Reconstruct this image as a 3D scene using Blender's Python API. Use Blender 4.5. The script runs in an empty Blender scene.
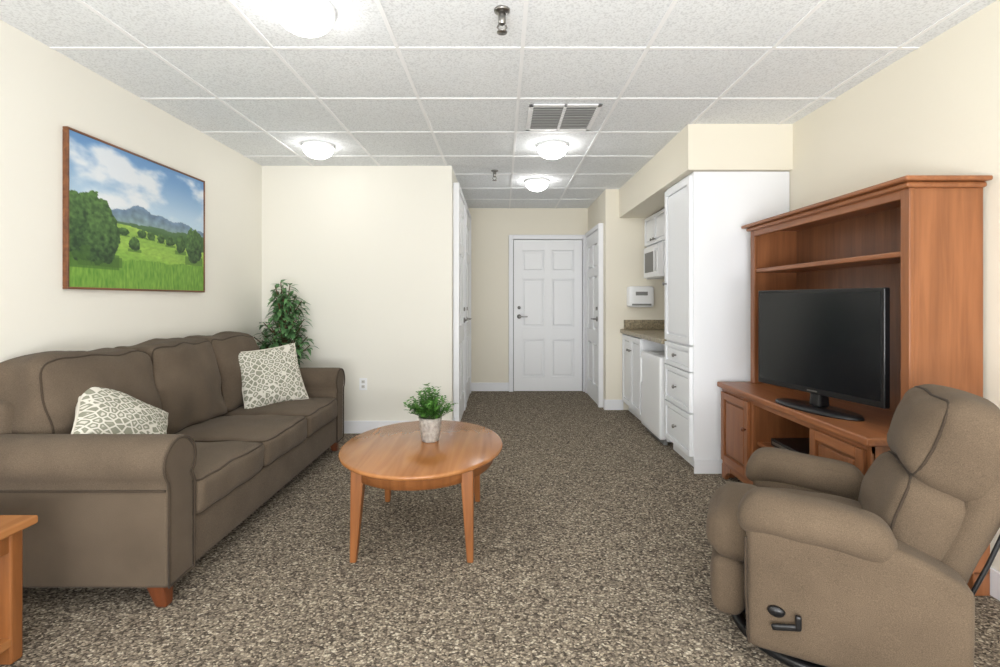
import bpy, bmesh, math, random
from mathutils import Vector, Matrix, Euler, noise
random.seed(7)
D=bpy.data; C=bpy.context; S=C.scene
try:
    S.view_settings.view_transform='Standard'; S.view_settings.look='None'
    S.view_settings.exposure=0.0
except Exception: pass

# ------------------------------------------------------------ materials
def srgb(r,g,b):
    f=lambda c:(c/255/12.92) if c/255<=0.04045 else ((c/255+0.055)/1.055)**2.4
    return (f(r),f(g),f(b),1)
def mat(name,col,rough=.5,metal=0,emit=0,bump=None,spec=.5,var=0,varscale=8):
    m=D.materials.new(name); m.use_nodes=True; nt=m.node_tree; b=nt.nodes['Principled BSDF']
    b.inputs['Base Color'].default_value=col; b.inputs['Roughness'].default_value=rough
    b.inputs['Metallic'].default_value=metal; b.inputs['Specular IOR Level'].default_value=spec
    if emit:
        b.inputs['Emission Color'].default_value=(1,.985,.96,1); b.inputs['Emission Strength'].default_value=emit
    tc=nt.nodes.new('ShaderNodeTexCoord')
    if var:
        n=nt.nodes.new('ShaderNodeTexNoise'); n.inputs['Scale'].default_value=varscale; n.inputs['Detail'].default_value=4
        nt.links.new(tc.outputs['Object'],n.inputs['Vector'])
        r=nt.nodes.new('ShaderNodeValToRGB'); e=r.color_ramp.elements
        e[0].position=.3; e[1].position=.7
        e[0].color=tuple(c*(1-var) for c in col[:3])+(1,); e[1].color=tuple(min(1,c*(1+var)) for c in col[:3])+(1,)
        nt.links.new(n.outputs['Fac'],r.inputs['Fac']); nt.links.new(r.outputs['Color'],b.inputs['Base Color'])
    if bump:
        n=nt.nodes.new('ShaderNodeTexNoise'); n.inputs['Scale'].default_value=bump[0]; n.inputs['Detail'].default_value=3
        nt.links.new(tc.outputs['Object'],n.inputs['Vector'])
        bp=nt.nodes.new('ShaderNodeBump'); bp.inputs['Strength'].default_value=bump[1]; bp.inputs['Distance'].default_value=bump[2]
        nt.links.new(n.outputs['Fac'],bp.inputs['Height']); nt.links.new(bp.outputs['Normal'],b.inputs['Normal'])
    return m
def wood(name,c1,c2,axis=1,rough=.38,scale=14):
    m=D.materials.new(name); m.use_nodes=True; nt=m.node_tree; b=nt.nodes['Principled BSDF']
    tc=nt.nodes.new('ShaderNodeTexCoord'); mp=nt.nodes.new('ShaderNodeMapping')
    sc=[1,1,1]; sc[axis]=.07; mp.inputs['Scale'].default_value=sc
    n=nt.nodes.new('ShaderNodeTexNoise'); n.inputs['Scale'].default_value=scale*2; n.inputs['Detail'].default_value=7; n.inputs['Distortion'].default_value=.6
    r=nt.nodes.new('ShaderNodeValToRGB'); e=r.color_ramp.elements
    e[0].position=.32; e[0].color=c1; e[1].position=.68; e[1].color=c2
    nt.links.new(tc.outputs['Object'],mp.inputs['Vector']); nt.links.new(mp.outputs['Vector'],n.inputs['Vector'])
    nt.links.new(n.outputs['Fac'],r.inputs['Fac']); nt.links.new(r.outputs['Color'],b.inputs['Base Color'])
    b.inputs['Roughness'].default_value=rough
    bp=nt.nodes.new('ShaderNodeBump'); bp.inputs['Strength'].default_value=.08; bp.inputs['Distance'].default_value=.002
    nt.links.new(n.outputs['Fac'],bp.inputs['Height']); nt.links.new(bp.outputs['Normal'],b.inputs['Normal'])
    return m
M_wall=mat('wall_paint',srgb(232,229,219),.85,bump=(60,.12,.003))
M_wall_r=mat('wall_paint_warm',srgb(233,227,211),.85,bump=(60,.12,.003))
M_white=mat('white_paint',srgb(239,240,241),.45)
M_cab=mat('cabinet_white',srgb(238,240,243),.4)
M_trim=mat('trim_white',srgb(234,235,238),.45)
M_grid=mat('grid_white',srgb(241,242,243),.5)
M_glow=mat('dome_glass',(1,1,1,1),.3,emit=14)
M_glowh=mat('dome_glass_hall',(1,1,1,1),.3,emit=26)
M_chrome=mat('brushed_nickel',srgb(150,148,145),.3,1)
M_dark=mat('black_plastic',srgb(22,22,24),.35)
M_screen=mat('tv_screen',srgb(20,22,25),.16)
M_grill=mat('grill_dark',srgb(130,130,128),.6)
def fabric(name,c,scale=420):
    m=D.materials.new(name); m.use_nodes=True; nt=m.node_tree; b=nt.nodes['Principled BSDF']
    tc=nt.nodes.new('ShaderNodeTexCoord')
    n=nt.nodes.new('ShaderNodeTexNoise'); n.inputs['Scale'].default_value=scale; n.inputs['Detail'].default_value=2
    n2=nt.nodes.new('ShaderNodeTexNoise'); n2.inputs['Scale'].default_value=5; n2.inputs['Detail'].default_value=3
    ad=nt.nodes.new('ShaderNodeMath'); ad.operation='MULTIPLY_ADD'; ad.inputs[1].default_value=.35
    nt.links.new(tc.outputs['Object'],n.inputs['Vector']); nt.links.new(tc.outputs['Object'],n2.inputs['Vector'])
    nt.links.new(n2.outputs['Fac'],ad.inputs[0]); 
    mu=nt.nodes.new('ShaderNodeMath'); mu.operation='MULTIPLY'; mu.inputs[1].default_value=.65
    nt.links.new(n.outputs['Fac'],mu.inputs[0]); nt.links.new(mu.outputs[0],ad.inputs[2])
    r=nt.nodes.new('ShaderNodeValToRGB'); e=r.color_ramp.elements
    e[0].position=.3; e[0].color=tuple(x*.62 for x in c[:3])+(1,); e[1].position=.7; e[1].color=tuple(x*1.38 for x in c[:3])+(1,)
    nt.links.new(ad.outputs[0],r.inputs['Fac']); nt.links.new(r.outputs['Color'],b.inputs['Base Color'])
    b.inputs['Roughness'].default_value=.95; b.inputs['Specular IOR Level'].default_value=.12
    b.inputs['Sheen Weight'].default_value=.05
    bp=nt.nodes.new('ShaderNodeBump'); bp.inputs['Strength'].default_value=.4; bp.inputs['Distance'].default_value=.002
    nt.links.new(n.outputs['Fac'],bp.inputs['Height']); nt.links.new(bp.outputs['Normal'],b.inputs['Normal'])
    return m
M_sofa=fabric('sofa_fabric',srgb(94,82,69))
M_recl=fabric('recliner_fabric',srgb(98,84,69))
M_pipe=fabric('piping_fabric',srgb(68,58,48))
M_oak=wood('hutch_wood',srgb(124,76,44),srgb(150,95,58),2)
M_oakh=wood('hutch_wood_h',srgb(126,77,45),srgb(154,98,60),1)
M_oakb=wood('hutch_back_wood',srgb(110,70,44),srgb(132,86,55),2)
M_tab=wood('table_wood',srgb(146,94,52),srgb(174,119,72),1,.22,8)
M_tabl=wood('table_leg_wood',srgb(122,74,38),srgb(148,94,52),2,.35)
M_leg=wood('sofa_leg_wood',srgb(92,48,26),srgb(114,62,34),2)
M_granite=mat('granite',srgb(150,138,114),.3,var=.45,varscale=60)
M_pot=mat('pot_ceramic',srgb(160,153,145),.6,bump=(70,.8,.01),var=.35,varscale=60)
M_pot2=mat('planter_dark',srgb(70,60,52),.6)
M_soil=mat('soil',srgb(50,38,28),.95)
M_leaf=mat('leaf_green',srgb(96,138,88),.5,var=.5,varscale=18)
M_leaf2=mat('leaf_bright',srgb(78,126,50),.5,var=.4,varscale=40)
M_stem=mat('stem_brown',srgb(90,70,45),.8)

def carpet():
    m=D.materials.new('carpet_loop'); m.use_nodes=True; nt=m.node_tree; b=nt.nodes['Principled BSDF']
    tc=nt.nodes.new('ShaderNodeTexCoord')
    nz=nt.nodes.new('ShaderNodeTexNoise'); nz.inputs['Scale'].default_value=45; nz.inputs['Detail'].default_value=2
    mix=nt.nodes.new('ShaderNodeMix'); mix.data_type='VECTOR'; mix.inputs[0].default_value=.018
    nt.links.new(tc.outputs['Object'],nz.inputs['Vector'])
    nt.links.new(tc.outputs['Object'],mix.inputs[4]); nt.links.new(nz.outputs['Color'],mix.inputs[5])
    mp=nt.nodes.new('ShaderNodeMapping'); mp.inputs['Scale'].default_value=(1,1.25,1)
    nt.links.new(mix.outputs[1],mp.inputs['Vector'])
    v=nt.nodes.new('ShaderNodeTexVoronoi'); v.inputs['Scale'].default_value=112
    nt.links.new(mp.outputs['Vector'],v.inputs['Vector'])
    sep=nt.nodes.new('ShaderNodeSeparateColor'); nt.links.new(v.outputs['Color'],sep.inputs[0])
    r=nt.nodes.new('ShaderNodeValToRGB'); cr=r.color_ramp; cr.interpolation='CONSTANT'
    cols=[(0,srgb(88,80,71)),(.16,srgb(134,123,109)),(.34,srgb(112,102,91)),(.5,srgb(158,146,129)),(.66,srgb(142,130,115)),(.82,srgb(182,169,149)),(.94,srgb(202,191,171))]
    cr.elements[0].position=0; cr.elements[0].color=cols[0][1]; cr.elements[1].position=cols[1][0]; cr.elements[1].color=cols[1][1]
    for p,c in cols[2:]:
        e=cr.elements.new(p); e.color=c
    nt.links.new(sep.outputs[0],r.inputs['Fac'])
    mr=nt.nodes.new('ShaderNodeMapRange'); mr.inputs[1].default_value=.35; mr.inputs[2].default_value=.75; mr.inputs[3].default_value=1; mr.inputs[4].default_value=.5
    nt.links.new(v.outputs['Distance'],mr.inputs[0])
    mm=nt.nodes.new('ShaderNodeMix'); mm.data_type='RGBA'; mm.blend_type='MULTIPLY'; mm.inputs[0].default_value=1
    nt.links.new(r.outputs['Color'],mm.inputs[6]); nt.links.new(mr.outputs[0],mm.inputs[7])
    nt.links.new(mm.outputs[2],b.inputs['Base Color'])
    b.inputs['Roughness'].default_value=1; b.inputs['Specular IOR Level'].default_value=.05
    bp=nt.nodes.new('ShaderNodeBump'); bp.invert=True; bp.inputs['Strength'].default_value=.3; bp.inputs['Distance'].default_value=.004
    nt.links.new(v.outputs['Distance'],bp.inputs['Height']); nt.links.new(bp.outputs['Normal'],b.inputs['Normal'])
    return m
M_carpet=carpet()
def tile():
    m=D.materials.new('ceiling_tile'); m.use_nodes=True; nt=m.node_tree; b=nt.nodes['Principled BSDF']
    tc=nt.nodes.new('ShaderNodeTexCoord')
    n=nt.nodes.new('ShaderNodeTexNoise'); n.inputs['Scale'].default_value=110; n.inputs['Detail'].default_value=4
    nt.links.new(tc.outputs['Object'],n.inputs['Vector'])
    r=nt.nodes.new('ShaderNodeValToRGB'); e=r.color_ramp.elements
    e[0].position=.34; e[0].color=srgb(212,215,217); e[1].position=.54; e[1].color=srgb(235,238,240)
    nt.links.new(n.outputs['Fac'],r.inputs['Fac']); nt.links.new(r.outputs['Color'],b.inputs['Base Color'])
    b.inputs['Roughness'].default_value=.95
    bp=nt.nodes.new('ShaderNodeBump'); bp.inputs['Strength'].default_value=.25; bp.inputs['Distance'].default_value=.003
    nt.links.new(n.outputs['Fac'],bp.inputs['Height']); nt.links.new(bp.outputs['Normal'],b.inputs['Normal'])
    return m
M_tile=tile()
def pillowmat():
    m=D.materials.new('pillow_pattern'); m.use_nodes=True; nt=m.node_tree; b=nt.nodes['Principled BSDF']
    tc=nt.nodes.new('ShaderNodeTexCoord')
    v=nt.nodes.new('ShaderNodeTexVoronoi'); v.feature='DISTANCE_TO_EDGE'; v.inputs['Scale'].default_value=30; v.inputs['Randomness'].default_value=.6
    mp=nt.nodes.new('ShaderNodeMapping'); mp.inputs['Scale'].default_value=(1,1,.05); mp.inputs['Rotation'].default_value=(0,0,.78)
    nt.links.new(tc.outputs['Object'],mp.inputs['Vector']); nt.links.new(mp.outputs['Vector'],v.inputs['Vector'])
    r=nt.nodes.new('ShaderNodeValToRGB'); r.color_ramp.interpolation='LINEAR'; e=r.color_ramp.elements
    e[0].position=.08; e[0].color=srgb(212,208,197); e[1].position=.13; e[1].color=srgb(134,134,118)
    e2=r.color_ramp.elements.new(.29); e2.color=srgb(144,144,128); e3=r.color_ramp.elements.new(.34); e3.color=srgb(203,199,187)
    nt.links.new(v.outputs['Distance'],r.inputs['Fac']); nt.links.new(r.outputs['Color'],b.inputs['Base Color'])
    b.inputs['Roughness'].default_value=.95; b.inputs['Specular IOR Level'].default_value=.1
    return m
M_pil=pillowmat()
M_pilback=mat('pillow_cream',srgb(206,200,187),.95)

# ------------------------------------------------------------ helpers
CUR=[None,None]
def root(name,loc=(0,0,0),rotz=0,local=False):
    e=D.objects.new(name,None); C.collection.objects.link(e); e.location=loc; e.rotation_euler=(0,0,rotz); e.empty_display_size=.1
    CUR[0]=e; CUR[1]=None if local else Matrix.Translation(-Vector(loc))
    return e
def noroot(): CUR[0]=None
def finish(name,me,m,loc=(0,0,0),rot=(0,0,0),smooth=False):
    o=D.objects.new(name,me); C.collection.objects.link(o); o.location=loc; o.rotation_euler=rot
    if m: 
        if isinstance(m,(list,tuple)):
            for x in m: me.materials.append(x)
        else: me.materials.append(m)
    if smooth and hasattr(me,'polygons'):
        me.polygons.foreach_set('use_smooth',[True]*len(me.polygons))
    if CUR[0]:
        o.parent=CUR[0]
        if CUR[1] is not None: o.matrix_parent_inverse=CUR[1]
    return o
def box(name,x,y,z,m,bev=.003,rot=(0,0,0),seg=2):
    lo=Vector((min(x),min(y),min(z))); hi=Vector((max(x),max(y),max(z))); c=(lo+hi)/2; s=hi-lo
    bm=bmesh.new(); bmesh.ops.create_cube(bm,size=1)
    for v in bm.verts: v.co=Vector((v.co.x*s.x,v.co.y*s.y,v.co.z*s.z))
    if bev:
        bmesh.ops.bevel(bm,geom=list(bm.edges),offset=min(bev,min(s)*.45),segments=seg,profile=.5,affect='EDGES')
    me=D.meshes.new(name); bm.to_mesh(me); bm.free()
    return finish(name,me,m,c,rot)
def soft(name,x,y,z,m,r=.05,bulge=(0,0,0),rot=(0,0,0),n=15,wr=0,pipe=None,seed=0,fn=None,pipemat=None,pipes=(-1,1)):
    lo=Vector((min(x),min(y),min(z))); hi=Vector((max(x),max(y),max(z))); c=(lo+hi)/2; h=(hi-lo)/2
    r=min(r,h.x*.98,h.y*.98,h.z*.98)
    bm=bmesh.new(); bmesh.ops.create_cube(bm,size=2)
    bmesh.ops.subdivide_edges(bm,edges=list(bm.edges),cuts=n,use_grid_fill=True)
    for v in bm.verts:
        t=[math.sin(a*math.pi/2) for a in v.co]
        p=Vector([t[i]*h[i] for i in range(3)])
        q=Vector([max(-(h[i]-r),min(h[i]-r,p[i])) for i in range(3)])
        d=p-q
        if d.length>1e-9:
            d=d.normalized()*r
        p=q+d
        for k in range(3):
            if bulge[k]:
                a,b=[i for i in range(3) if i!=k]
                p[k]+=bulge[k]*t[k]*(1-t[a]**2)*(1-t[b]**2)
        if wr:
            p+=noise.noise_vector(p*7+Vector((seed*3.1,seed,0)))*wr
        if fn: p=fn(p,h)
        v.co=p
    me=D.meshes.new(name); bm.to_mesh(me); bm.free()
    o=finish(name,me,m,c,rot,True)
    if pipe is not None:
        k=pipe; a,b=[i for i in range(3) if i!=k]
        rr=r*.293
        for sgn in pipes:
            A=h[a]-rr; B=h[b]-rr; R=max(r*.8,.01); pts=[]
            for cx,cy,a0 in ((A-R,B-R,0),(-(A-R),B-R,90),(-(A-R),-(B-R),180),(A-R,-(B-R),270)):
                for j in range(5):
                    an=math.radians(a0+j*22.5); P=Vector((0,0,0)); P[a]=cx+R*math.cos(an); P[b]=cy+R*math.sin(an); P[k]=sgn*(h[k]-rr)
                    pts.append(P)
            dense=[]
            for i in range(len(pts)):
                p0=pts[i]; p1=pts[(i+1)%len(pts)]
                nn=max(1,int((p1-p0).length/.04))
                for j in range(nn):
                    dense.append(p0.lerp(p1,j/nn))
            if wr: dense=[p+noise.noise_vector(p*7+Vector((seed*3.1,seed,0)))*wr for p in dense]
            if fn: dense=[fn(p,h) for p in dense]
            tube(name+'_piping',dense,.0045,pipemat or M_pipe,True,c,rot)
    return o
def tube(name,pts,rad,m,cyc=False,loc=(0,0,0),rot=(0,0,0)):
    cu=D.curves.new(name,'CURVE'); cu.dimensions='3D'; cu.bevel_depth=rad; cu.bevel_resolution=3
    sp=cu.splines.new('POLY'); sp.points.add(len(pts)-1)
    for i,p in enumerate(pts): sp.points[i].co=(*p,1)
    sp.use_cyclic_u=cyc; cu.use_fill_caps=True
    tmp=D.objects.new('tmp',cu); C.collection.objects.link(tmp)
    dg=C.evaluated_depsgraph_get(); me=D.meshes.new_from_object(tmp.evaluated_get(dg)); D.objects.remove(tmp)
    me.materials.clear()
    return finish(name,me,m,loc,rot,True)
def lathe(name,prof,m,loc=(0,0,0),n=32,sx=1,sy=1,rot=(0,0,0),smooth=True):
    bm=bmesh.new(); rings=[]
    for r,z in prof:
        if r<1e-6: rings.append([bm.verts.new((0,0,z))])
        else: rings.append([bm.verts.new((r*sx*math.cos(2*math.pi*i/n),r*sy*math.sin(2*math.pi*i/n),z)) for i in range(n)])
    for a,b in zip(rings,rings[1:]):
        for i in range(n):
            j=(i+1)%n
            if len(a)==1 and len(b)==1: continue
            if len(a)==1: bm.faces.new((a[0],b[j],b[i]))
            elif len(b)==1: bm.faces.new((a[i],a[j],b[0]))
            else: bm.faces.new((a[i],a[j],b[j],b[i]))
    bmesh.ops.recalc_face_normals(bm,faces=bm.faces)
    me=D.meshes.new(name); bm.to_mesh(me); bm.free()
    return finish(name,me,m,loc,rot,smooth)
def extrude(name,prof,x0,x1,m,bev=.01,smooth=False,loc=(0,0,0)):
    bm=bmesh.new()
    a=[bm.verts.new((x0,y,z)) for y,z in prof]; b=[bm.verts.new((x1,y,z)) for y,z in prof]
    bm.faces.new(a); bm.faces.new(b[::-1]); n=len(prof)
    for i in range(n):
        j=(i+1)%n; bm.faces.new((a[i],b[i],b[j],a[j]))
    bmesh.ops.recalc_face_normals(bm,faces=bm.faces)
    me=D.meshes.new(name); bm.to_mesh(me); bm.free()
    o=finish(name,me,m,loc)
    if bev:
        md=o.modifiers.new('b','BEVEL'); md.width=bev; md.segments=3; md.limit_method='ANGLE'; md.angle_limit=math.radians(50)
    if smooth:
        me.polygons.foreach_set('use_smooth',[len(p.vertices)==4 for p in me.polygons])
    return o
def taper(name,p0,p1,r0,r1,m,n=4,rotz=math.pi/4):
    bm=bmesh.new(); p0=Vector(p0); p1=Vector(p1); rings=[]
    K=4
    for k in range(K+1):
        t=k/K; c=p0.lerp(p1,t); r=r0+(r1-r0)*t
        rings.append([bm.verts.new(c+Vector((r*math.cos(rotz+2*math.pi*i/n),r*math.sin(rotz+2*math.pi*i/n),0))) for i in range(n)])
    for a,b in zip(rings,rings[1:]):
        for i in range(n):
            j=(i+1)%n; bm.faces.new((a[i],a[j],b[j],b[i]))
    bm.faces.new(rings[0]); bm.faces.new(rings[-1][::-1])
    bmesh.ops.recalc_face_normals(bm,faces=bm.faces)
    me=D.meshes.new(name); bm.to_mesh(me); bm.free()
    o=finish(name,me,m)
    md=o.modifiers.new('b','BEVEL'); md.width=min(r0,r1)*.3; md.segments=2; md.limit_method='ANGLE'; md.angle_limit=math.radians(40)
    return o

# ------------------------------------------------------------ room shell
H=2.45; XL=-2.2; XR=2.03; YB=4.58; YF=6.70; XH=-.46; XG=1.15; YA=5.55; YN=-1.6
noroot()
box('floor',(XL-.1,XR+.1),(YN-.1,YF+.1),(-.1,0),M_carpet,0)
box('ceiling',(XL-.1,XR+.1),(YN-.1,YF+.1),(H,H+.1),M_tile,0)
box('wall_left',(XL-.1,XL),(YN,YB+.1),(0,H),M_wall,0)
box('wall_alcove_left',(XL,XH-.1),(YB,YB+.1),(0,H),M_wall,0)
box('wall_hall_left',(XH-.1,XH),(YB,YF),(0,H),M_wall,0)
box('wall_far',(XH-.1,XG+.1),(YF,YF+.1),(0,H),M_wall_r,0)
box('wall_hall_right',(XG,XG+.1),(YA,YF),(0,H),M_wall_r,0)
box('wall_kitchen_end',(XG+.1,XR),(YA,YA+.1),(0,H),M_wall_r,0)
box('wall_right',(XR,XR+.1),(YN,YA+.1),(0,H),M_wall_r,0)
box('wall_soffit',(1.30,XR),(3.49,YA),(2.13,H),M_wall_r,0)
wx0,wx1,wz0,wz1=-1.9,1.8,.35,2.25
box('wall_rear_a',(XL,wx0),(YN-.1,YN),(0,H),M_wall,0); box('wall_rear_b',(wx1,XR),(YN-.1,YN),(0,H),M_wall,0)
box('wall_rear_c',(wx0,wx1),(YN-.1,YN),(0,wz0),M_wall,0); box('wall_rear_d',(wx0,wx1),(YN-.1,YN),(wz1,H),M_wall,0)
root('added_window',(0,YN,wz0))  # unseen rear window, added to let soft frontal fill into the room
for i,(a,b,c,d) in enumerate([(wx0,wx0+.05,wz0,wz1),(wx1-.05,wx1,wz0,wz1),(-.075,-.025,wz0,wz1),(wx0,wx1,wz0,wz0+.05),(wx0,wx1,wz1-.05,wz1)]):
    box('frame_%d'%i,(a,b),(YN-.08,YN-.03),(c,d),M_trim,.002)
noroot()
bbh=.115
def bb(name,x,y): box(name,x,y,(0,bbh),M_trim,.004)
bb('baseboard_left',(XL,XL+.015),(YN,YB)); bb('baseboard_alcove_left',(XL+.015,XH),(YB-.015,YB))
bb('baseboard_hall_left',(XH,XH+.015),(YB,4.72)); bb('baseboard_far_left',(XH+.015,.10),(YF-.015,YF))
bb('baseboard_kitchen_end',(XG,1.345),(YA-.015,YA)); bb('baseboard_right',(XR-.015,XR),(YN,3.5))
bb('baseboard_hall_right',(XG-.015,XG),(YA-.015,5.60))
root('trim_ceiling_grid',(0,3,H))
gx=[-1.73,-1.12,-.51,.10,.71,1.32,1.93]; gy=[.61*k for k in range(-2,11)]
for i,x in enumerate(gx): box('runner_%d'%i,(x-.010,x+.010),(YN,YB if x<XH else (YF if x<XG else 3.49)),(H-.005,H),M_grid,.001)
for i,y in enumerate(gy):
    x0=XL if y<YB else XH; x1=XR if y<3.49 else (1.30 if y<YA else XG)
    box('cross_%d'%i,(x0,x1),(y-.010,y+.010),(H-.0045,H),M_grid,.001)
noroot()
root('ceiling_vent',(.4,3.38,H))
vx0,vx1,vy0,vy1=.17,.63,3.12,3.60
for nm,a,b in (('rim_front',(vx0,vx1),(vy0,vy0+.03)),('rim_back',(vx0,vx1),(vy1-.03,vy1)),('rim_left',(vx0,vx0+.03),(vy0,vy1)),('rim_right',(vx1-.03,vx1),(vy0,vy1)),('rim_mid',(.39,.41),(vy0,vy1))):
    box(nm,a,b,(H-.014,H-.005),M_grid,.002)
box('duct_dark',(vx0+.02,vx1-.02),(vy0+.02,vy1-.02),(H-.008,H-.005),M_grill,0)
for i in range(14):
    y=vy0+.045+i*.03
    box('louver_%d'%i,(vx0+.02,vx1-.02),(y-.007,y+.007),(H-.013,H-.011),mat('louver',srgb(190,190,188),.5) if i==0 else D.materials['louver'],0,rot=(.5,0,0))
def dome(x,y,gm,r=.118):
    root('ceiling_dome_light',(x,y,H))
    lathe('base_ring',[(0,H),(r*1.05,H),(r*1.08,H-.010),(r*1.04,H-.022),(r*.9,H-.022),(0,H-.022)],M_grid,(x,y,0))
    prof=[(r*math.cos(a),H-.023-.085*math.sin(a)) for a in [i*math.pi/2/10 for i in range(11)]]
    prof[-1]=(0,prof[-1][1])
    lathe('glass_dome',prof,gm,(x,y,0))
    noroot()
for x,y in ((-.83,2.10),(-1.46,3.97),(.6,.3),(-.9,-.4)): dome(x,y,M_glow)  # last two domes are out of view, added to light the room
for x,y in ((.40,3.97),(.36,5.15)): dome(x,y,M_glowh)
for x,y in ((0.0,2.12),(-.07,4.75)):
    root('sprinkler_head',(x,y,H))
    lathe('escutcheon',[(0,H),(.035,H),(.033,H-.008),(.014,H-.014),(0,H-.014)],M_chrome,(x,y,0),16)
    lathe('body',[(0,H-.012),(.016,H-.012),(.016,H-.06),(.008,H-.065),(0,H-.065)],M_chrome,(x,y,0),12)
    tube('yoke',[(x-.011,y,H-.058),(x-.020,y,H-.075),(x-.003,y,H-.092),(x+.003,y,H-.092),(x+.020,y,H-.075),(x+.011,y,H-.058)],.004,M_chrome)
    lathe('deflector',[(0,H-.093),(.022,H-.093),(.022,H-.097),(0,H-.097)],M_chrome,(x,y,0),16)
    noroot()

# ------------------------------------------------------------ doors
def door(name,loc,rz,w=.91,h=2.02,knob=-1,cas=.06):
    root(name,loc,rz,local=True)
    T=.046; pt=.012
    st=.11*w/.91; mid=.10*w/.91; pw=(w-2*st-mid)/2
    rows=[(.20,.70),(.86,1.50),(1.60,1.88)]
    rows=[(a*h/2.02,b*h/2.02) for a,b in rows]
    box('stile_l',(-w/2,-w/2+st),(-T,0),(0.008,h),M_white,.002); box('stile_r',(w/2-st,w/2),(-T,0),(0.008,h),M_white,.002)
    box('stile_m',(-mid/2,mid/2),(-T,0),(0.008,h),M_white,.002)
    zs=[0.008]+[v for r in rows for v in r]+[h]
    for i in range(0,len(zs),2): box('rail_%d'%i,(-w/2+st,w/2-st),(-T+.0005,0),(zs[i],zs[i+1]),M_white,.002)
    for i,(a,b) in enumerate(rows):
        for s in (-1,1):
            cx=s*(mid/2+pw/2)
            box('panel_%d'%i,(cx-pw/2,cx+pw/2),(-pt,0),(a,b),M_white,0)
            box('panel_field_%d'%i,(cx-pw/2+.024,cx+pw/2-.024),(-T+.008,-pt+.004),(a+.024,b-.024),M_white,.010)
    g=.008
    for s in (-1,1): box('casing_%d'%s,(s*(w/2+g),s*(w/2+g+cas)),(-.056,0),(0,h+g+cas),M_trim,.006)
    box('casing_top',(-w/2-g,w/2+g),(-.0555,0),(h+g,h+g+cas),M_trim,.006)
    box('jamb_shadow',(-w/2-g,w/2+g),(-.006,0),(0,h+g),M_grill,0)
    kx=knob*(w/2-.07)
    lathe('rose',[(0,0),(.03,0),(.028,.01),(.01,.014),(.01,.045),(0,.045)],M_chrome,(kx,-T,1.0),16,rot=(math.pi/2,0,0))
    tube('lever',[(kx,-T-.045,1.0),(kx-knob*.03,-T-.048,1.0),(kx-knob*.11,-T-.048,1.0)],.009,M_chrome)
    lathe('deadbolt',[(0,0),(.022,0),(.02,.014),(0,.016)],M_chrome,(kx,-T,1.12),16,rot=(math.pi/2,0,0))
    noroot()
door('door_1',(.613,YF,0),0,.91,2.02,-1)
door('door_2',(XH,5.14,0),math.pi/2,.72,2.26,1)
door('door_3',(XH,6.12,0),math.pi/2,.78,2.26,-1)
door('door_4',(XG,6.13,0),-math.pi/2,.80,2.03,1,.055)

root('wall_outlet',(-1.27,YB,.45))
box('plate',(-1.305,-1.235),(YB-.006,YB),(.395,.505),M_white,.002)
M_sock=mat('socket_ivory',srgb(200,198,192),.4)
for dz in (-.022,.022):
    box('socket',(-1.285,-1.255),(YB-.009,YB-.005),(.45+dz-.014,.45+dz+.014),M_sock,.003)
    for dx in (-.006,.006): box('slot',(-1.27+dx-.001,-1.27+dx+.001),(YB-.0095,YB-.0085),(.45+dz-.006,.45+dz+.006),M_dark,0)
noroot()

# ------------------------------------------------------------ kitchen
def cabdoor(nm,y0,y1,z0,z1,X,knobpos=None,handle=None):
    t=.024; f=.05 if (z1-z0)>.3 else .032
    box(nm+'_stile1',(X-t,X),(y0,y0+f),(z0,z1),M_cab,.002); box(nm+'_stile2',(X-t,X),(y1-f,y1),(z0,z1),M_cab,.002)
    box(nm+'_rail1',(X-t,X),(y0+f,y1-f),(z0,z0+f),M_cab,.002); box(nm+'_rail2',(X-t,X),(y0+f,y1-f),(z1-f,z1),M_cab,.002)
    box(nm+'_panel',(X-.006,X),(y0+f,y1-f),(z0+f,z1-f),M_cab,0)
    if (z1-z0)>.16: box(nm+'_field',(X-.018,X-.005),(y0+f+.013,y1-f-.013),(z0+f+.013,z1-f-.013),M_cab,.005)
    if knobpos:
        lathe(nm+'_knob',[(0,0),(.006,0),(.006,.014),(.015,.02),(.013,.03),(0,.033)],M_chrome,(X-t,knobpos[0],knobpos[1]),14,rot=(0,-math.pi/2,0))
CX=1.35
root('pantry_cabinet',(1.68,3.81,0))
box('carcass',(CX,XR-.005),(3.52,4.10),(.09,2.125),M_cab,.002)
box('toe_kick',(CX+.05,XR-.005),(3.53,4.09),(0,.09),M_white,0)
box('side_base_trim',(CX+.0,XR-.02),(3.508,3.52),(0,.09),M_trim,.002)
cabdoor('tall_door',3.54,4.08,.90,2.10,CX,(4.03,1.35))
cabdoor('drawer_1',3.54,4.08,.71,.885,CX,(3.81,.80)); cabdoor('drawer_2',3.54,4.08,.42,.70,CX,(3.81,.56)); cabdoor('drawer_3',3.54,4.08,.11,.405,CX,(3.81,.26))
noroot()
root('base_cabinet',(1.68,5.15,0))
box('carcass',(CX,XR-.005),(4.80,YA-.018),(.09,.855),M_cab,.002)
box('toe_kick',(CX+.05,XR-.005),(4.81,YA-.018),(0,.09),M_white,0)
cabdoor('door_a',4.81,5.165,.11,.845,CX,(5.13,.70)); cabdoor('door_b',5.175,5.52,.11,.845,CX,(5.21,.70))
noroot()
root('kitchen_counter',(1.68,4.83,.86))
box('slab',(CX-.04,XR-.002),(4.105,YA-.002),(.857,.897),M_granite,.006)
box('end_splash',(CX,XR-.004),(YA-.02,YA-.001),(.898,1.0),M_granite,.003)
box('back_splash',(XR-.022,XR-.002),(4.11,YA-.02),(.898,1.0),M_granite,.003)
noroot()
root('mini_fridge',(1.68,4.45,0))
soft('body',(CX+.03,XR-.06),(4.17,4.74),(.03,.74),M_white,.012,n=9)
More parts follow.
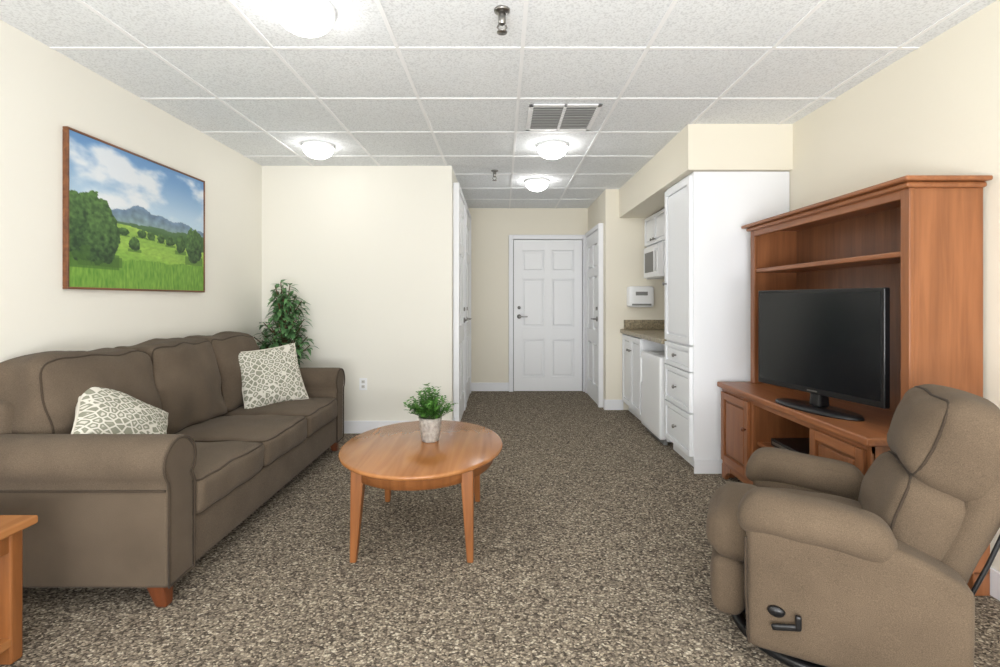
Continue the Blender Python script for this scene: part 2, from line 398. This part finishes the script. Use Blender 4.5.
soft('door',(CX-.035,CX+.025),(4.17,4.74),(.05,.74),M_white,.015,n=9)
box('handle',(CX-.055,CX-.036),(4.68,4.70),(.45,.68),M_white,.006)
box('kick_grille',(CX+.01,CX+.04),(4.20,4.70),(.0,.045),M_grill,.002)
noroot()
root('wall_cabinet',(1.8,4.8,1.95))
box('carcass',(1.60,XR-.005),(4.11,YA-.005),(1.80,2.125),M_cab,.002)
for i in range(4):
    a=4.12+i*.355; cabdoor('door_%d'%i,a,a+.35,1.81,2.11,1.60,(a+(.31 if i%2==0 else .04),1.85))
noroot()
root('microwave_oven',(1.75,5.13,1.6))
box('body',(1.57,XR-.01),(4.82,5.46),(1.445,1.79),M_white,.008)
box('door',(1.545,1.57),(4.98,5.46),(1.455,1.78),M_white,.006)
box('window',(1.541,1.547),(5.04,5.40),(1.51,1.72),M_grill,.004)
box('panel',(1.55,1.57),(4.82,4.975),(1.455,1.78),M_trim,.004)
tube('handle',[(1.545,5.0,1.50),(1.52,5.0,1.51),(1.52,5.0,1.73),(1.545,5.0,1.74)],.008,M_white)
noroot()
root('towel_dispenser',(1.52,YA,1.25))
soft('housing',(1.375,1.655),(YA-.13,YA-.003),(1.14,1.37),M_white,.03,n=9)
box('slot',(1.41,1.62),(YA-.134,YA-.125),(1.16,1.18),M_grill,.002)
box('front_window',(1.45,1.58),(YA-.136,YA-.128),(1.27,1.31),M_grill,.003)
noroot()

# ------------------------------------------------------------ painting
def smooth(a,b,x):
    t=max(0,min(1,(x-a)/(b-a))); return t*t*(3-2*t)
def lerp(a,b,t): return [a[i]+(b[i]-a[i])*t for i in range(3)]
def fb(x,y,o=4,s=0):
    v=0;a=.5
    for i in range(o):
        v+=a*noise.noise(Vector((x,y,s+i*7.3))); x*=2;y*=2;a*=.5
    return v
def paint(u,v):
    c=lerp((104,148,196),(190,212,228),smooth(0,.5,v))
    cl=fb(u*3.2+1,v*5,5,2)+.10-abs(v-.27)*.9+.26*math.exp(-((u-.30)/.24)**2)
    c=lerp(c,(232,235,238),smooth(.0,.35,cl)*.9)
    m1=.47-.09*math.exp(-((u-.45)/.14)**2)-.05*math.exp(-((u-.75)/.15)**2)+.05*fb(u*9,0,4,5)
    if v>m1: c=lerp((110,134,158),(136,160,156),smooth(m1,.56,v)); c=[k*(1+.3*fb(u*22,v*22,3,9)) for k in c]
    m2=.52+.03*fb(u*8,3,4,1)-.01*u
    if v>m2: c=lerp((84,116,78),(66,100,56),smooth(m2,m2+.06,v)+.6*fb(u*30,v*40,3,3))
    hill=.60-.065*math.exp(-((u-.30)/.3)**2)+.05*smooth(.5,1,u)
    if v>hill:
        t=(v-hill)/(1-hill)
        c=lerp((158,190,88),(124,172,62),t)
        st=math.sin((v-.2*u)*38+3*fb(u*3,v*3,2,4)); c=lerp(c,(98,148,56),.28*(.5+.5*st))
        c=[k*(1+.22*fb(u*30,v*60,3,6)) for k in c]
    if v>.80+.03*fb(u*8,0,3,11)-.03*u:
        g=fb(u*90,v*14,3,12); c=lerp((84,134,46),(136,176,72),.5+1.2*g)
    def tree(cx,cy,rx,ry,s,c):
        d=((u-cx)/rx)**2+((v-cy)/ry)**2+ .8*fb(u*16,v*13,4,s)
        if d<1:
            k=.5+1.2*fb(u*40,v*34,3,s+5)-(v-cy)/ry*.3-(u-cx)/rx*.12
            return lerp((34,60,34),(92,128,66),max(0,min(1,k)))
        if v>cy+ry*.7 and v<cy+ry*1.15 and abs(u-cx)<rx*1.1: return lerp(c,(64,98,40),.6)
        return c
    for t in ((.40,.665,.045,.05,31),(.52,.585,.03,.03,37),(.60,.59,.03,.035,32),(.45,.58,.035,.03,35),(.32,.585,.04,.03,36),(.68,.60,.04,.04,38),(.77,.61,.045,.075,33),(.90,.60,.08,.15,34),(.13,.60,.15,.235,30),(.18,.66,.12,.17,40),(.02,.58,.09,.2,39)):
        c=tree(*t,c)
    return [max(0,min(255,k)) for k in c]
root('landscape_painting',(XL,3.11,1.68))
py0,py1,pz0,pz1=2.50,3.66,1.275,2.09
NU,NV=260,180
verts=[];faces=[];cols=[]
fx=XL+.022
for j in range(NV+1):
    for i in range(NU+1):
        u=i/NU; v=j/NV; verts.append((fx,py0+.010+(py1-py0-.020)*u,pz1-.010-(pz1-pz0-.020)*v))
        cc=paint(u,v); cols.append(srgb(*cc))
for j in range(NV):
    for i in range(NU):
        a=j*(NU+1)+i; faces.append((a,a+NU+1,a+NU+2,a+1))
me=D.meshes.new('canvas'); me.from_pydata(verts,[],faces)
at=me.color_attributes.new('Paint','FLOAT_COLOR','POINT')
at.data.foreach_set('color',[x for c in cols for x in c])
mp=D.materials.new('painted_canvas'); mp.use_nodes=True; nt=mp.node_tree; b=nt.nodes['Principled BSDF']
va=nt.nodes.new('ShaderNodeVertexColor'); va.layer_name='Paint'; nt.links.new(va.outputs['Color'],b.inputs['Base Color']); b.inputs['Roughness'].default_value=.6
finish('canvas',me,mp)
box('backing',(XL+.003,XL+.02),(py0+.008,py1-.008),(pz0+.008,pz1-.008),M_dark,0)
M_frame=wood('frame_wood',srgb(90,52,30),srgb(130,82,48),1)
for nm,y,z in (('frame_top',(py0,py1),(pz1-.012,pz1)),('frame_bottom',(py0,py1),(pz0,pz0+.012)),('frame_side1',(py0,py0+.012),(pz0+.012,pz1-.012)),('frame_side2',(py1-.012,py1),(pz0+.012,pz1-.012))):
    box(nm,(XL+.001,XL+.028),y,z,M_frame,.003)
noroot()

# ------------------------------------------------------------ sofa
root('sofa',(-1.7,3.0,0))
SX=-1.30; SB=-2.18; Y0=1.93; Y1=4.12
box('base_frame',(SB+.03,SX-.03),(Y0+.1,Y1-.1),(.10,.30),M_sofa,.01)
soft('front_rail',(SX-.07,SX-.005),(Y0+.14,Y1-.14),(.095,.305),M_sofa,.02,n=11)
def arm(yc,out):
    pr=[]
    iy=yc-out*.085; oy=yc+out*.08
    R=.100; cz=.575; cy=yc+out*.008
    pr.append((iy,.09)); 
    pts=[]
    for k in range(25):
        an=math.radians(-42+ (264)*k/24)
        pts.append((cy-out*R*1.02*math.cos(an),cz+R*math.sin(an)))
    pr+= [(iy,.47)]+pts+[(oy,.47),(oy,.09)]
    extrude('arm_body',pr,SB+.02,SX,M_sofa,.02,True)
    tube('arm_front_piping',[(SX+.001,y,z) for y,z in [(p[0]*.97+yc*.03,(p[1]-.35)*.97+.35) for p in pr]],.005,M_pipe,True)
    tube('arm_under_seam',[(SX-.01,oy+out*.004,.475),(SB+.05,oy+out*.004,.475)],.005,M_pipe)
arm(Y0+.10,-1); arm(Y1-.10,1)
soft('back_frame',(SB,SB+.15),(Y0+.10,Y1-.10),(.10,.80),M_sofa,.05,n=13)
ya=Y0+.19; yb=Y1-.19; w=(yb-ya)/3
for i in range(3):
    a=ya+i*w+.004; b=ya+(i+1)*w-.004
    soft('seat_cushion_%d'%i,(SB+.22,SX+.015),(a,b),(.295,.455),M_sofa,.035,(.012,.0,.03),wr=.010,seed=i,pipe=2,n=17)
for i in range(3):
    a=ya+i*w-.008; b=ya+(i+1)*w+.008
    if i==0: a-=.03
    def lean(p,h):
        q=p.copy(); t=(p.z+h.z)/(2*h.z); q.x-= .10*t
        q.z-= .012*(abs(p.y)/h.y)**4*t
        return q
    soft('back_cushion_%d'%i,(SB+.11,SB+.36),(a,b),(.46,.965),M_sofa,.05,(.055,.0,.006),wr=.026,seed=i+5,pipe=0,n=19,fn=lean)
for x,y in ((SX-.07,Y0+.07),(SX-.07,Y1-.07),(SB+.08,Y0+.07),(SB+.08,Y1-.07)):
    taper('leg',(x,y,.10),(x+(.02 if x>-1.6 else 0),y,0),.052,.032,M_leg)
noroot()

def pillow(loc,normal,up,size,roll=0,back=False):
    e=root('throw_pillow',loc,0,True)
    z=Vector(normal).normalized(); y=Vector(up); y=(y-z*y.dot(z)).normalized(); x=y.cross(z)
    R=Matrix((x,y,z)).transposed().to_4x4() @ Matrix.Rotation(roll,4,'Z')
    e.rotation_euler=R.to_euler()
    N=30; T=.07; hs=size/2
    bm=bmesh.new(); g={}
    for s in (1,-1):
        for i in range(N+1):
            for j in range(N+1):
                edge=i in(0,N) or j in (0,N)
                if s==-1 and edge: g[s,i,j]=g[1,i,j]; continue
                u=math.sin((i/N*2-1)*math.pi/2); v=math.sin((j/N*2-1)*math.pi/2)
                X=u*hs*(1-.07*(1-v*v)); Y=v*hs*(1-.07*(1-u*u))
                t=T*(max(0,(1-u**2)*(1-v**2)))**.42
                p=Vector((X,Y,s*t)); 
                if not edge: p+=noise.noise_vector(p*9)*.010
                g[s,i,j]=bm.verts.new(p)
    for s in (1,-1):
        for i in range(N):
            for j in range(N):
                f=[g[s,i,j],g[s,i+1,j],g[s,i+1,j+1],g[s,i,j+1]]
                if s==-1: f.reverse()
                fc=bm.faces.new(f); fc.material_index=0 if s==1 else 1
    me=D.meshes.new('pillow_body'); bm.to_mesh(me); bm.free()
    finish('pillow_body',me,[M_pil,M_pilback],smooth=True)
    pts=[]
    for (a0,b0,a1,b1) in ((-1,-1,1,-1),(1,-1,1,1),(1,1,-1,1),(-1,1,-1,-1)):
        for k in range(12):
            t=k/12; u=a0+(a1-a0)*t; v=b0+(b1-b0)*t
            pts.append((u*hs*(1-.07*(1-v*v)),v*hs*(1-.07*(1-u*u)),0))
    tube('pillow_piping',pts,.005,M_pilback,True)
    noroot()
pillow((-1.73,2.29,.635),(.74,.02,.66),(-.45,-.2,1),.43,math.radians(34))
pillow((-1.68,3.64,.665),(.62,-.70,.38),(0,0,1),.44,math.radians(6))

# ------------------------------------------------------------ plants
def leaf(bm,o,d,L,W,droop=.3,up=Vector((0,0,1))):
    d=d.normalized(); s=d.cross(up)
    if s.length<.05: s=d.cross(Vector((1,0,0)))
    s.normalize(); nrm=s.cross(d)
    c=[]
    for k in range(5):
        t=k/4; c.append(o+d*L*t-Vector((0,0,1))*droop*L*t*t)
    ws=[.05,.75,1,.62,0]
    Lf=[];Rt=[];Md=[]
    for k in range(5):
        Md.append(bm.verts.new(c[k]))
        if k<4:
            Lf.append(bm.verts.new(c[k]+s*W*.5*ws[k]+nrm*W*.12*ws[k])); Rt.append(bm.verts.new(c[k]-s*W*.5*ws[k]+nrm*W*.12*ws[k]))
    for k in range(3):
        bm.faces.new((Md[k],Lf[k],Lf[k+1],Md[k+1])); bm.faces.new((Md[k],Md[k+1],Rt[k+1],Rt[k]))
    bm.faces.new((Md[3],Lf[3],Md[4])); bm.faces.new((Md[3],Md[4],Rt[3]))
def ficus():
    X,Y=-1.89,4.35
    root('potted_ficus_plant',(X,Y,0))
    lathe('planter',[(0,0),(.12,0),(.125,.01),(.155,.30),(.16,.32),(.145,.32),(.14,.28),(0,.28)],M_pot2,(X,Y,0))
    lathe('soil',[(0,.285),(.14,.285)],M_soil,(X,Y,0))
    bm=bmesh.new()
    for s in range(50):
        h=(s+.5)/50; z=.72+.63*h
        R=.26*(1-.72*max(0,(h-.35)/.65)**1.3)*(.65+.35*min(1,h/.25))
        a=s*2.399+random.uniform(-.3,.3); rr=R*random.uniform(.45,.98)
        end=Vector((X+rr*math.cos(a),Y+rr*math.sin(a)*.7,z+random.uniform(-.02,.05))); st=Vector((X+.02*math.cos(a),Y+.02*math.sin(a),max(.5,z-.22)))
        tube('branch_%d'%s,[st,st.lerp(end,.5)+Vector((0,0,.02)),end],.004,M_stem)
        for k in range(14):
            t=random.uniform(.3,1); o=st.lerp(end,t); b=random.random()*6.283
            d=Vector((math.cos(b)+.7*math.cos(a),math.sin(b)+.7*math.sin(a),random.uniform(-.2,.9)))
            leaf(bm,o,d,random.uniform(.07,.11),random.uniform(.032,.048),random.uniform(.2,.8))
    for s in range(3):
        tube('stem_%d'%s,[Vector((X+.03*math.cos(s*2.1),Y+.03*math.sin(s*2.1),.28)),Vector((X+.02*math.cos(s*2.1+1),Y+.02*math.sin(s*2.1+1),.8)),Vector((X,Y,1.28))],.009,M_stem)
    for v in bm.verts:
        v.co.y=min(v.co.y,4.565); v.co.x=max(v.co.x,-2.19)
        if v.co.z<.97: v.co.y=max(v.co.y,4.15)
    me=D.meshes.new('foliage'); bm.to_mesh(me); bm.free(); finish('foliage',me,M_leaf,smooth=True)
    noroot()
ficus()

# ------------------------------------------------------------ coffee table
TX,TY,TH=-.42,2.68,.455
root('coffee_table',(TX,TY,0))
lathe('table_top',[(0,TH-.028),(.93,TH-.028),(.975,TH-.024),(1.0,TH-.014),(.997,TH-.004),(.98,TH),(0,TH)],M_tab,(TX,TY,0),72,.425,.515)
lathe('apron',[(.88,TH-.03),(.88,TH-.085),(.84,TH-.085),(.84,TH-.03)],M_tabl,(TX,TY,0),64,.425,.515)
for sx in (-1,1):
    for sy in (-1,1):
        taper('leg',(TX+sx*.255,TY+sy*.32,TH-.03),(TX+sx*.272,TY+sy*.35,0),.045,.022,M_tabl)
noroot()
px,pyy=-.39,2.72
root('potted_plant',(px,pyy,TH))
lathe('pot',[(0,TH),(.042,TH),(.046,TH+.005),(.060,TH+.10),(.064,TH+.13),(.055,TH+.13),(.052,TH+.10),(0,TH+.10)],M_pot,(px,pyy,0),28)
lathe('soil',[(0,TH+.105),(.053,TH+.105)],M_soil,(px,pyy,0),20)
bm=bmesh.new()
for k in range(130):
    a=random.random()*6.283; tilt=random.uniform(.0,1.0)
    d=Vector((math.sin(tilt)*math.cos(a),math.sin(tilt)*math.sin(a),math.cos(tilt))); o=Vector((px+.035*math.cos(a)*random.random(),pyy+.035*math.sin(a)*random.random(),TH+.11))
    L=random.uniform(.12,.20)*(1-.2*tilt)
    for t in range(3,11):
        p=o+d*L*t/10-Vector((0,0,.03))*(t/10)**2*tilt
        for s in (-1,1):
            b2=random.random()*6.283; dd=(d*.5+Vector((math.cos(b2),math.sin(b2),.35))).normalized()
            leaf(bm,p,dd,random.uniform(.018,.032),random.uniform(.010,.016),.3)
me=D.meshes.new('foliage'); bm.to_mesh(me); bm.free(); finish('foliage',me,M_leaf2,smooth=True)
noroot()

# ------------------------------------------------------------ end table
root('end_table',(-1.9,1.46,0))
ex0,ex1,ey0,ey1,eh=-2.17,-1.61,1.18,1.74,.475
box('top',(ex0,ex1),(ey0,ey1),(eh-.03,eh),M_tab,.008,seg=3)
box('apron_side',(ex1-.055,ex1-.035),(ey0+.05,ey1-.05),(eh-.10,eh-.03),M_tabl,.002); box('apron_back',(ex0+.05,ex1-.05),(ey1-.055,ey1-.035),(eh-.10,eh-.03),M_tabl,.002)
box('apron_front',(ex0+.05,ex1-.05),(ey0+.035,ey0+.055),(eh-.10,eh-.03),M_tabl,.002); box('apron_side2',(ex0+.035,ex0+.055),(ey0+.05,ey1-.05),(eh-.10,eh-.03),M_tabl,.002)
box('lower_shelf',(ex0+.03,ex1-.03),(ey0+.03,ey1-.03),(.06,.09),M_tab,.004)
for x in (ex0+.05,ex1-.05):
    for y in (ey0+.05,ey1-.05):
        box('leg',(x-.022,x+.022),(y-.022,y+.022),(0,eh-.03),M_tabl,.006)
noroot()

# ------------------------------------------------------------ entertainment center
root('entertainment_center',(1.8,2.76,0))
BX=1.52; bh=.655; y0=2.06; y1=3.45; XW=XR-.018
box('base_top',(BX-.03,XW),(y0-.02,y1+.02),(bh-.035,bh),M_oakh,.008,seg=3)
box('base_side_near',(BX+.01,XW),(y0,y0+.025),(.09,bh-.035),M_oak,.002); box('base_side_far',(BX+.01,XW),(y1-.025,y1),(.09,bh-.035),M_oak,.002)
box('base_bottom',(BX+.01,XW),(y0+.02,y1-.02),(.10,.125),M_oakh,.002); box('base_back',(XW-.012,XW),(y0+.02,y1-.02),(.12,bh-.035),M_oakb,0)
dA,dB=2.45,3.05
for i,y in enumerate((dA,dB)): box('divider_%d'%i,(BX+.012,XW-.01),(y-.011,y+.011),(.12,bh-.035),M_oak,.001)
box('mid_shelf',(BX+.03,XW-.01),(dA,dB),(.34,.358),M_oakh,.002)
for i,(a,b) in enumerate(((y0,y0+.035),(dA-.02,dA+.02),(dB-.02,dB+.02),(y1-.035,y1))): box('stile_%d'%i,(BX,BX+.02),(a,b),(.06,bh-.035),M_oak,.002)
box('rail_top',(BX+.001,BX+.02),(y0,y1),(bh-.07,bh-.035),M_oakh,.002); box('rail_bottom',(BX+.001,BX+.02),(y0,y1),(.09,.14),M_oakh,.002)
def wdoor(nm,a,b,z0,z1,kn):
    X=BX; t=.020; f=.045
    box(nm+'_stile1',(X-t,X),(a,a+f),(z0,z1),M_oak,.003); box(nm+'_stile2',(X-t,X),(b-f,b),(z0,z1),M_oak,.003)
    box(nm+'_rail1',(X-t,X),(a+f,b-f),(z0,z0+f),M_oakh,.003); box(nm+'_rail2',(X-t,X),(a+f,b-f),(z1-f,z1),M_oakh,.003)
    box(nm+'_panel',(X-.004,X),(a+f,b-f),(z0+f,z1-f),M_oakb,0); box(nm+'_field',(X-.014,X-.003),(a+f+.016,b-f-.016),(z0+f+.016,z1-f-.016),M_oak,.006)
    lathe(nm+'_knob',[(0,0),(.006,0),(.006,.012),(.014,.018),(.011,.027),(0,.03)],M_leg,(X-t,kn,(z0+z1)/2+.06),14,rot=(0,-math.pi/2,0))
wdoor('door_near',y0+.022,dA-.008,.13,bh-.06,dA-.03); wdoor('door_far',dB+.008,y1-.022,.13,bh-.06,dB+.03)
for y,s in ((y0,1),(y1,-1)):
    extrude('foot_front',[(y,.0),(y+s*.05,.0),(y+s*.06,.03),(y+s*.09,.055),(y+s*.13,.062),(y+s*.13,.095),(y,.095)],BX-.004,BX+.02,M_oak,.002)
    box('foot_side',(BX+.02,BX+.08),(y,y+s*.022),(0,.095),M_oak,.003); box('foot_rear',(XW-.07,XW),(y,y+s*.04),(0,.1),M_oak,.003)
box('skirt',(BX+.0,BX+.018),(y0+.12,y1-.12),(.068,.095),M_oakh,.002)
HX=1.70; hy0=2.09; hy1=3.42; ht=1.70
for nm,a,b in (('hutch_side_near',hy0,hy0+.028),('hutch_side_far',hy1-.028,hy1)):
    box(nm,(HX+.018,XW),(a,b),(bh,ht),M_oak,.002)
box('hutch_stile_near',(HX,HX+.02),(hy0-.003,hy0+.045),(bh,ht),M_oak,.004); box('hutch_stile_far',(HX,HX+.02),(hy1-.045,hy1+.003),(bh,ht),M_oak,.004)
box('hutch_rail',(HX+.001,HX+.02),(hy0+.045,hy1-.045),(ht-.05,ht),M_oakh,.003)
box('hutch_back',(XW-.014,XW),(hy0+.02,hy1-.02),(bh,ht),M_oakb,0)
box('hutch_shelf',(HX+.012,XW-.012),(hy0+.028,hy1-.028),(1.405,1.43),M_oakh,.006)
box('hutch_roof',(HX+.0,XW),(hy0,hy1),(ht,ht+.012),M_oakh,0)
box('crown_lower',(HX-.022,XW),(hy0-.022,hy1+.022),(ht-.012,ht+.012),M_oakh,.010,seg=3)
box('crown_upper',(HX-.045,XW),(hy0-.045,hy1+.045),(ht+.012,ht+.032),M_oakh,.007,seg=3)
noroot()
root('dvd_player',(1.7,2.75,.36))
box('case',(1.58,1.85),(2.56,2.94),(.366,.41),M_dark,.004); box('face_strip',(1.577,1.581),(2.58,2.92),(.38,.395),M_chrome,.001)
for x in (1.6,1.83):
    for y in (2.6,2.9): box('foot',(x-.012,x+.012),(y-.012,y+.012),(.358,.367),M_dark,0)
noroot()
root('flat_screen_tv',(1.615,2.57,bh),math.radians(14),True)
w=.755; zb=.085; zt=.62
box('panel_rear',(-.0,.05),(-w/2+.06,w/2-.06),(zb+.05,zt-.06),M_dark,.02)
box('bezel',(-.025,.008),(-w/2,w/2),(zb,zt),M_dark,.006,seg=3)
box('screen',(-.027,-.022),(-w/2+.018,w/2-.018),(zb+.03,zt-.018),M_screen,0)
box('logo',(-.0285,-.0265),(-.03,.03),(zb+.011,zb+.018),M_chrome,0)
taper('neck',(.02,0,.13),(.02,0,.018),.04,.05,M_dark)
lathe('stand_base',[(0,.0),(1,.0),(1,.008),(.96,.016),(0,.018)],M_dark,(.0,0,0),48,.10,.25)
noroot()

# ------------------------------------------------------------ recliner
root('recliner_chair',(1.0,1.945,0),math.radians(-29),True)
F=M_recl
def armfn(p,h):
    q=p.copy(); t=(p.x+h.x)/(2*h.x)
    q.z+=-.03*t*t + (-.03*max(0,(.2-t)/.2)**2)
    return q
def sidefn(p,h):
    q=p.copy(); t=(p.x+h.x)/(2*h.x)
    if p.z>0: q.z-=.09*max(0,(t-.6)/.4)**1.5*(p.z/h.z)
    return q
for s in (-1,1):
    ya_,yb_=(s*.20,s*.335)
    bk=.55 if s<0 else .48
    soft('arm_side',(-.03,bk),(ya_,yb_),(.065,.49),F,.030,(0,.012,0),n=15,wr=.004,seed=s,fn=sidefn)
    soft('arm_pad',(-.06,.38),(s*.185,s*.352),(.435,.57),F,.065,(0,.003,.008),n=19,wr=.008,seed=s+3,fn=armfn)
    tube('arm_seam',[(-.020,s*.33,.08),(-.030,s*.332,.25),(-.030,s*.334,.43)],.004,M_pipe)
soft('seat_cushion',(-.10,.45),(-.19,.19),(.27,.445),F,.07,(.02,0,.03),wr=.010,n=17,seed=9)
soft('front_roll',(-.165,.03),(-.215,.215),(.265,.445),F,.07,(.02,0,.01),wr=.008,n=17,seed=10)
soft('footrest_panel',(-.15,-.04),(-.215,.215),(.075,.28),F,.040,(.02,0,0),wr=.006,n=15,seed=11)
box('chassis',(.0,.46),(-.21,.21),(.09,.28),M_dark,.01)
ln=math.radians(19)
def backpart(nm,x,y,z,r,bulge,seed,pipe=None):
    c=Vector(((x[0]+x[1])/2,(y[0]+y[1])/2,(z[0]+z[1])/2)); hg=Vector((.42,0,.34))
    R=Matrix.Rotation(ln,3,'Y'); c2=hg+R@(c-hg)
    o=soft(nm,x,y,z,F,r,bulge,(0,ln,0),n=19,wr=.014,seed=seed,pipe=pipe,pipes=(-1,))
    o.location=c2
    for ch in list(D.objects):
        if ch.name.startswith(nm+'_piping'): ch.location=c2
    return o
backpart('back_shell',(.46,.55),(-.225,.225),(.14,.87),.045,(.02,0,0),20)
backpart('lumbar_cushion',(.31,.50),(-.22,.22),(.36,.66),.06,(.03,0,.0),21,0)
backpart('head_cushion',(.31,.53),(-.235,.235),(.635,.93),.07,(.035,0,.01),22,0)
tube('back_shell_trim',[Vector((.42,-.228,.34))+Matrix.Rotation(ln,3,'Y')@(Vector(q)-Vector((.42,0,.34))) for q in [(.545,0,.17),(.555,0,.5),(.55,0,.80)]],.006,M_dark)
lathe('swivel_ring',[(.25,0),(.28,0),(.285,.012),(.28,.03),(.25,.03),(.25,0)],M_dark,(.18,0,0),48)
box('base_bar',(-.08,.44),(-.03,.03),(.005,.03),M_dark,.004); box('base_bar2',(.15,.21),(-.26,.26),(.005,.03),M_dark,.004)
lathe('pivot',[(0,.03),(.06,.03),(.05,.10),(0,.10)],M_dark,(.18,0,0),20)
lathe('lever_cup',[(0,0),(.022,0),(.019,.008),(.0,.010)],M_dark,(.06,-.344,.215),24,1.2,.8,rot=(math.pi/2,0,0))
soft('lever_handle',(.045,.13),(-.370,-.356),(.172,.192),M_dark,.007,rot=(0,-.25,0),n=7)
soft('lever_tip',(.112,.13),(-.372,-.356),(.185,.23),M_dark,.006,n=7)
noroot()

# ------------------------------------------------------------ lights / world / camera
W=D.worlds.new('W'); S.world=W; W.use_nodes=True
bg=W.node_tree.nodes['Background']; bg.inputs[0].default_value=(.94,.97,1,1); bg.inputs[1].default_value=4.0
L=D.lights.new('added_window_portal','AREA'); L.shape='RECTANGLE'; L.size=wx1-wx0; L.size_y=wz1-wz0
L.cycles.is_portal=True
lo=D.objects.new('added_window_portal',L); C.collection.objects.link(lo); lo.location=((wx0+wx1)/2,YN-.09,(wz0+wz1)/2); lo.rotation_euler=(math.pi/2,0,0)
L=D.lights.new('added_bounce_light','AREA'); L.shape='RECTANGLE'; L.size=2.6; L.size_y=.9; L.energy=135; L.color=(1,.995,.99)  # added area light behind the camera, aimed up to brighten the ceiling; no real fixture
lo=D.objects.new('added_bounce_light',L); C.collection.objects.link(lo); lo.location=(0,-.9,.7); lo.rotation_euler=(math.radians(180-38),0,0)
cam=D.cameras.new('Camera'); co=D.objects.new('Camera',cam); C.collection.objects.link(co)
co.location=(0,0,1.22); co.rotation_euler=(math.pi/2,0,0); cam.lens=18; cam.sensor_width=36; cam.shift_x=-.002; cam.shift_y=-.0335
cam.clip_start=.05
S.camera=co
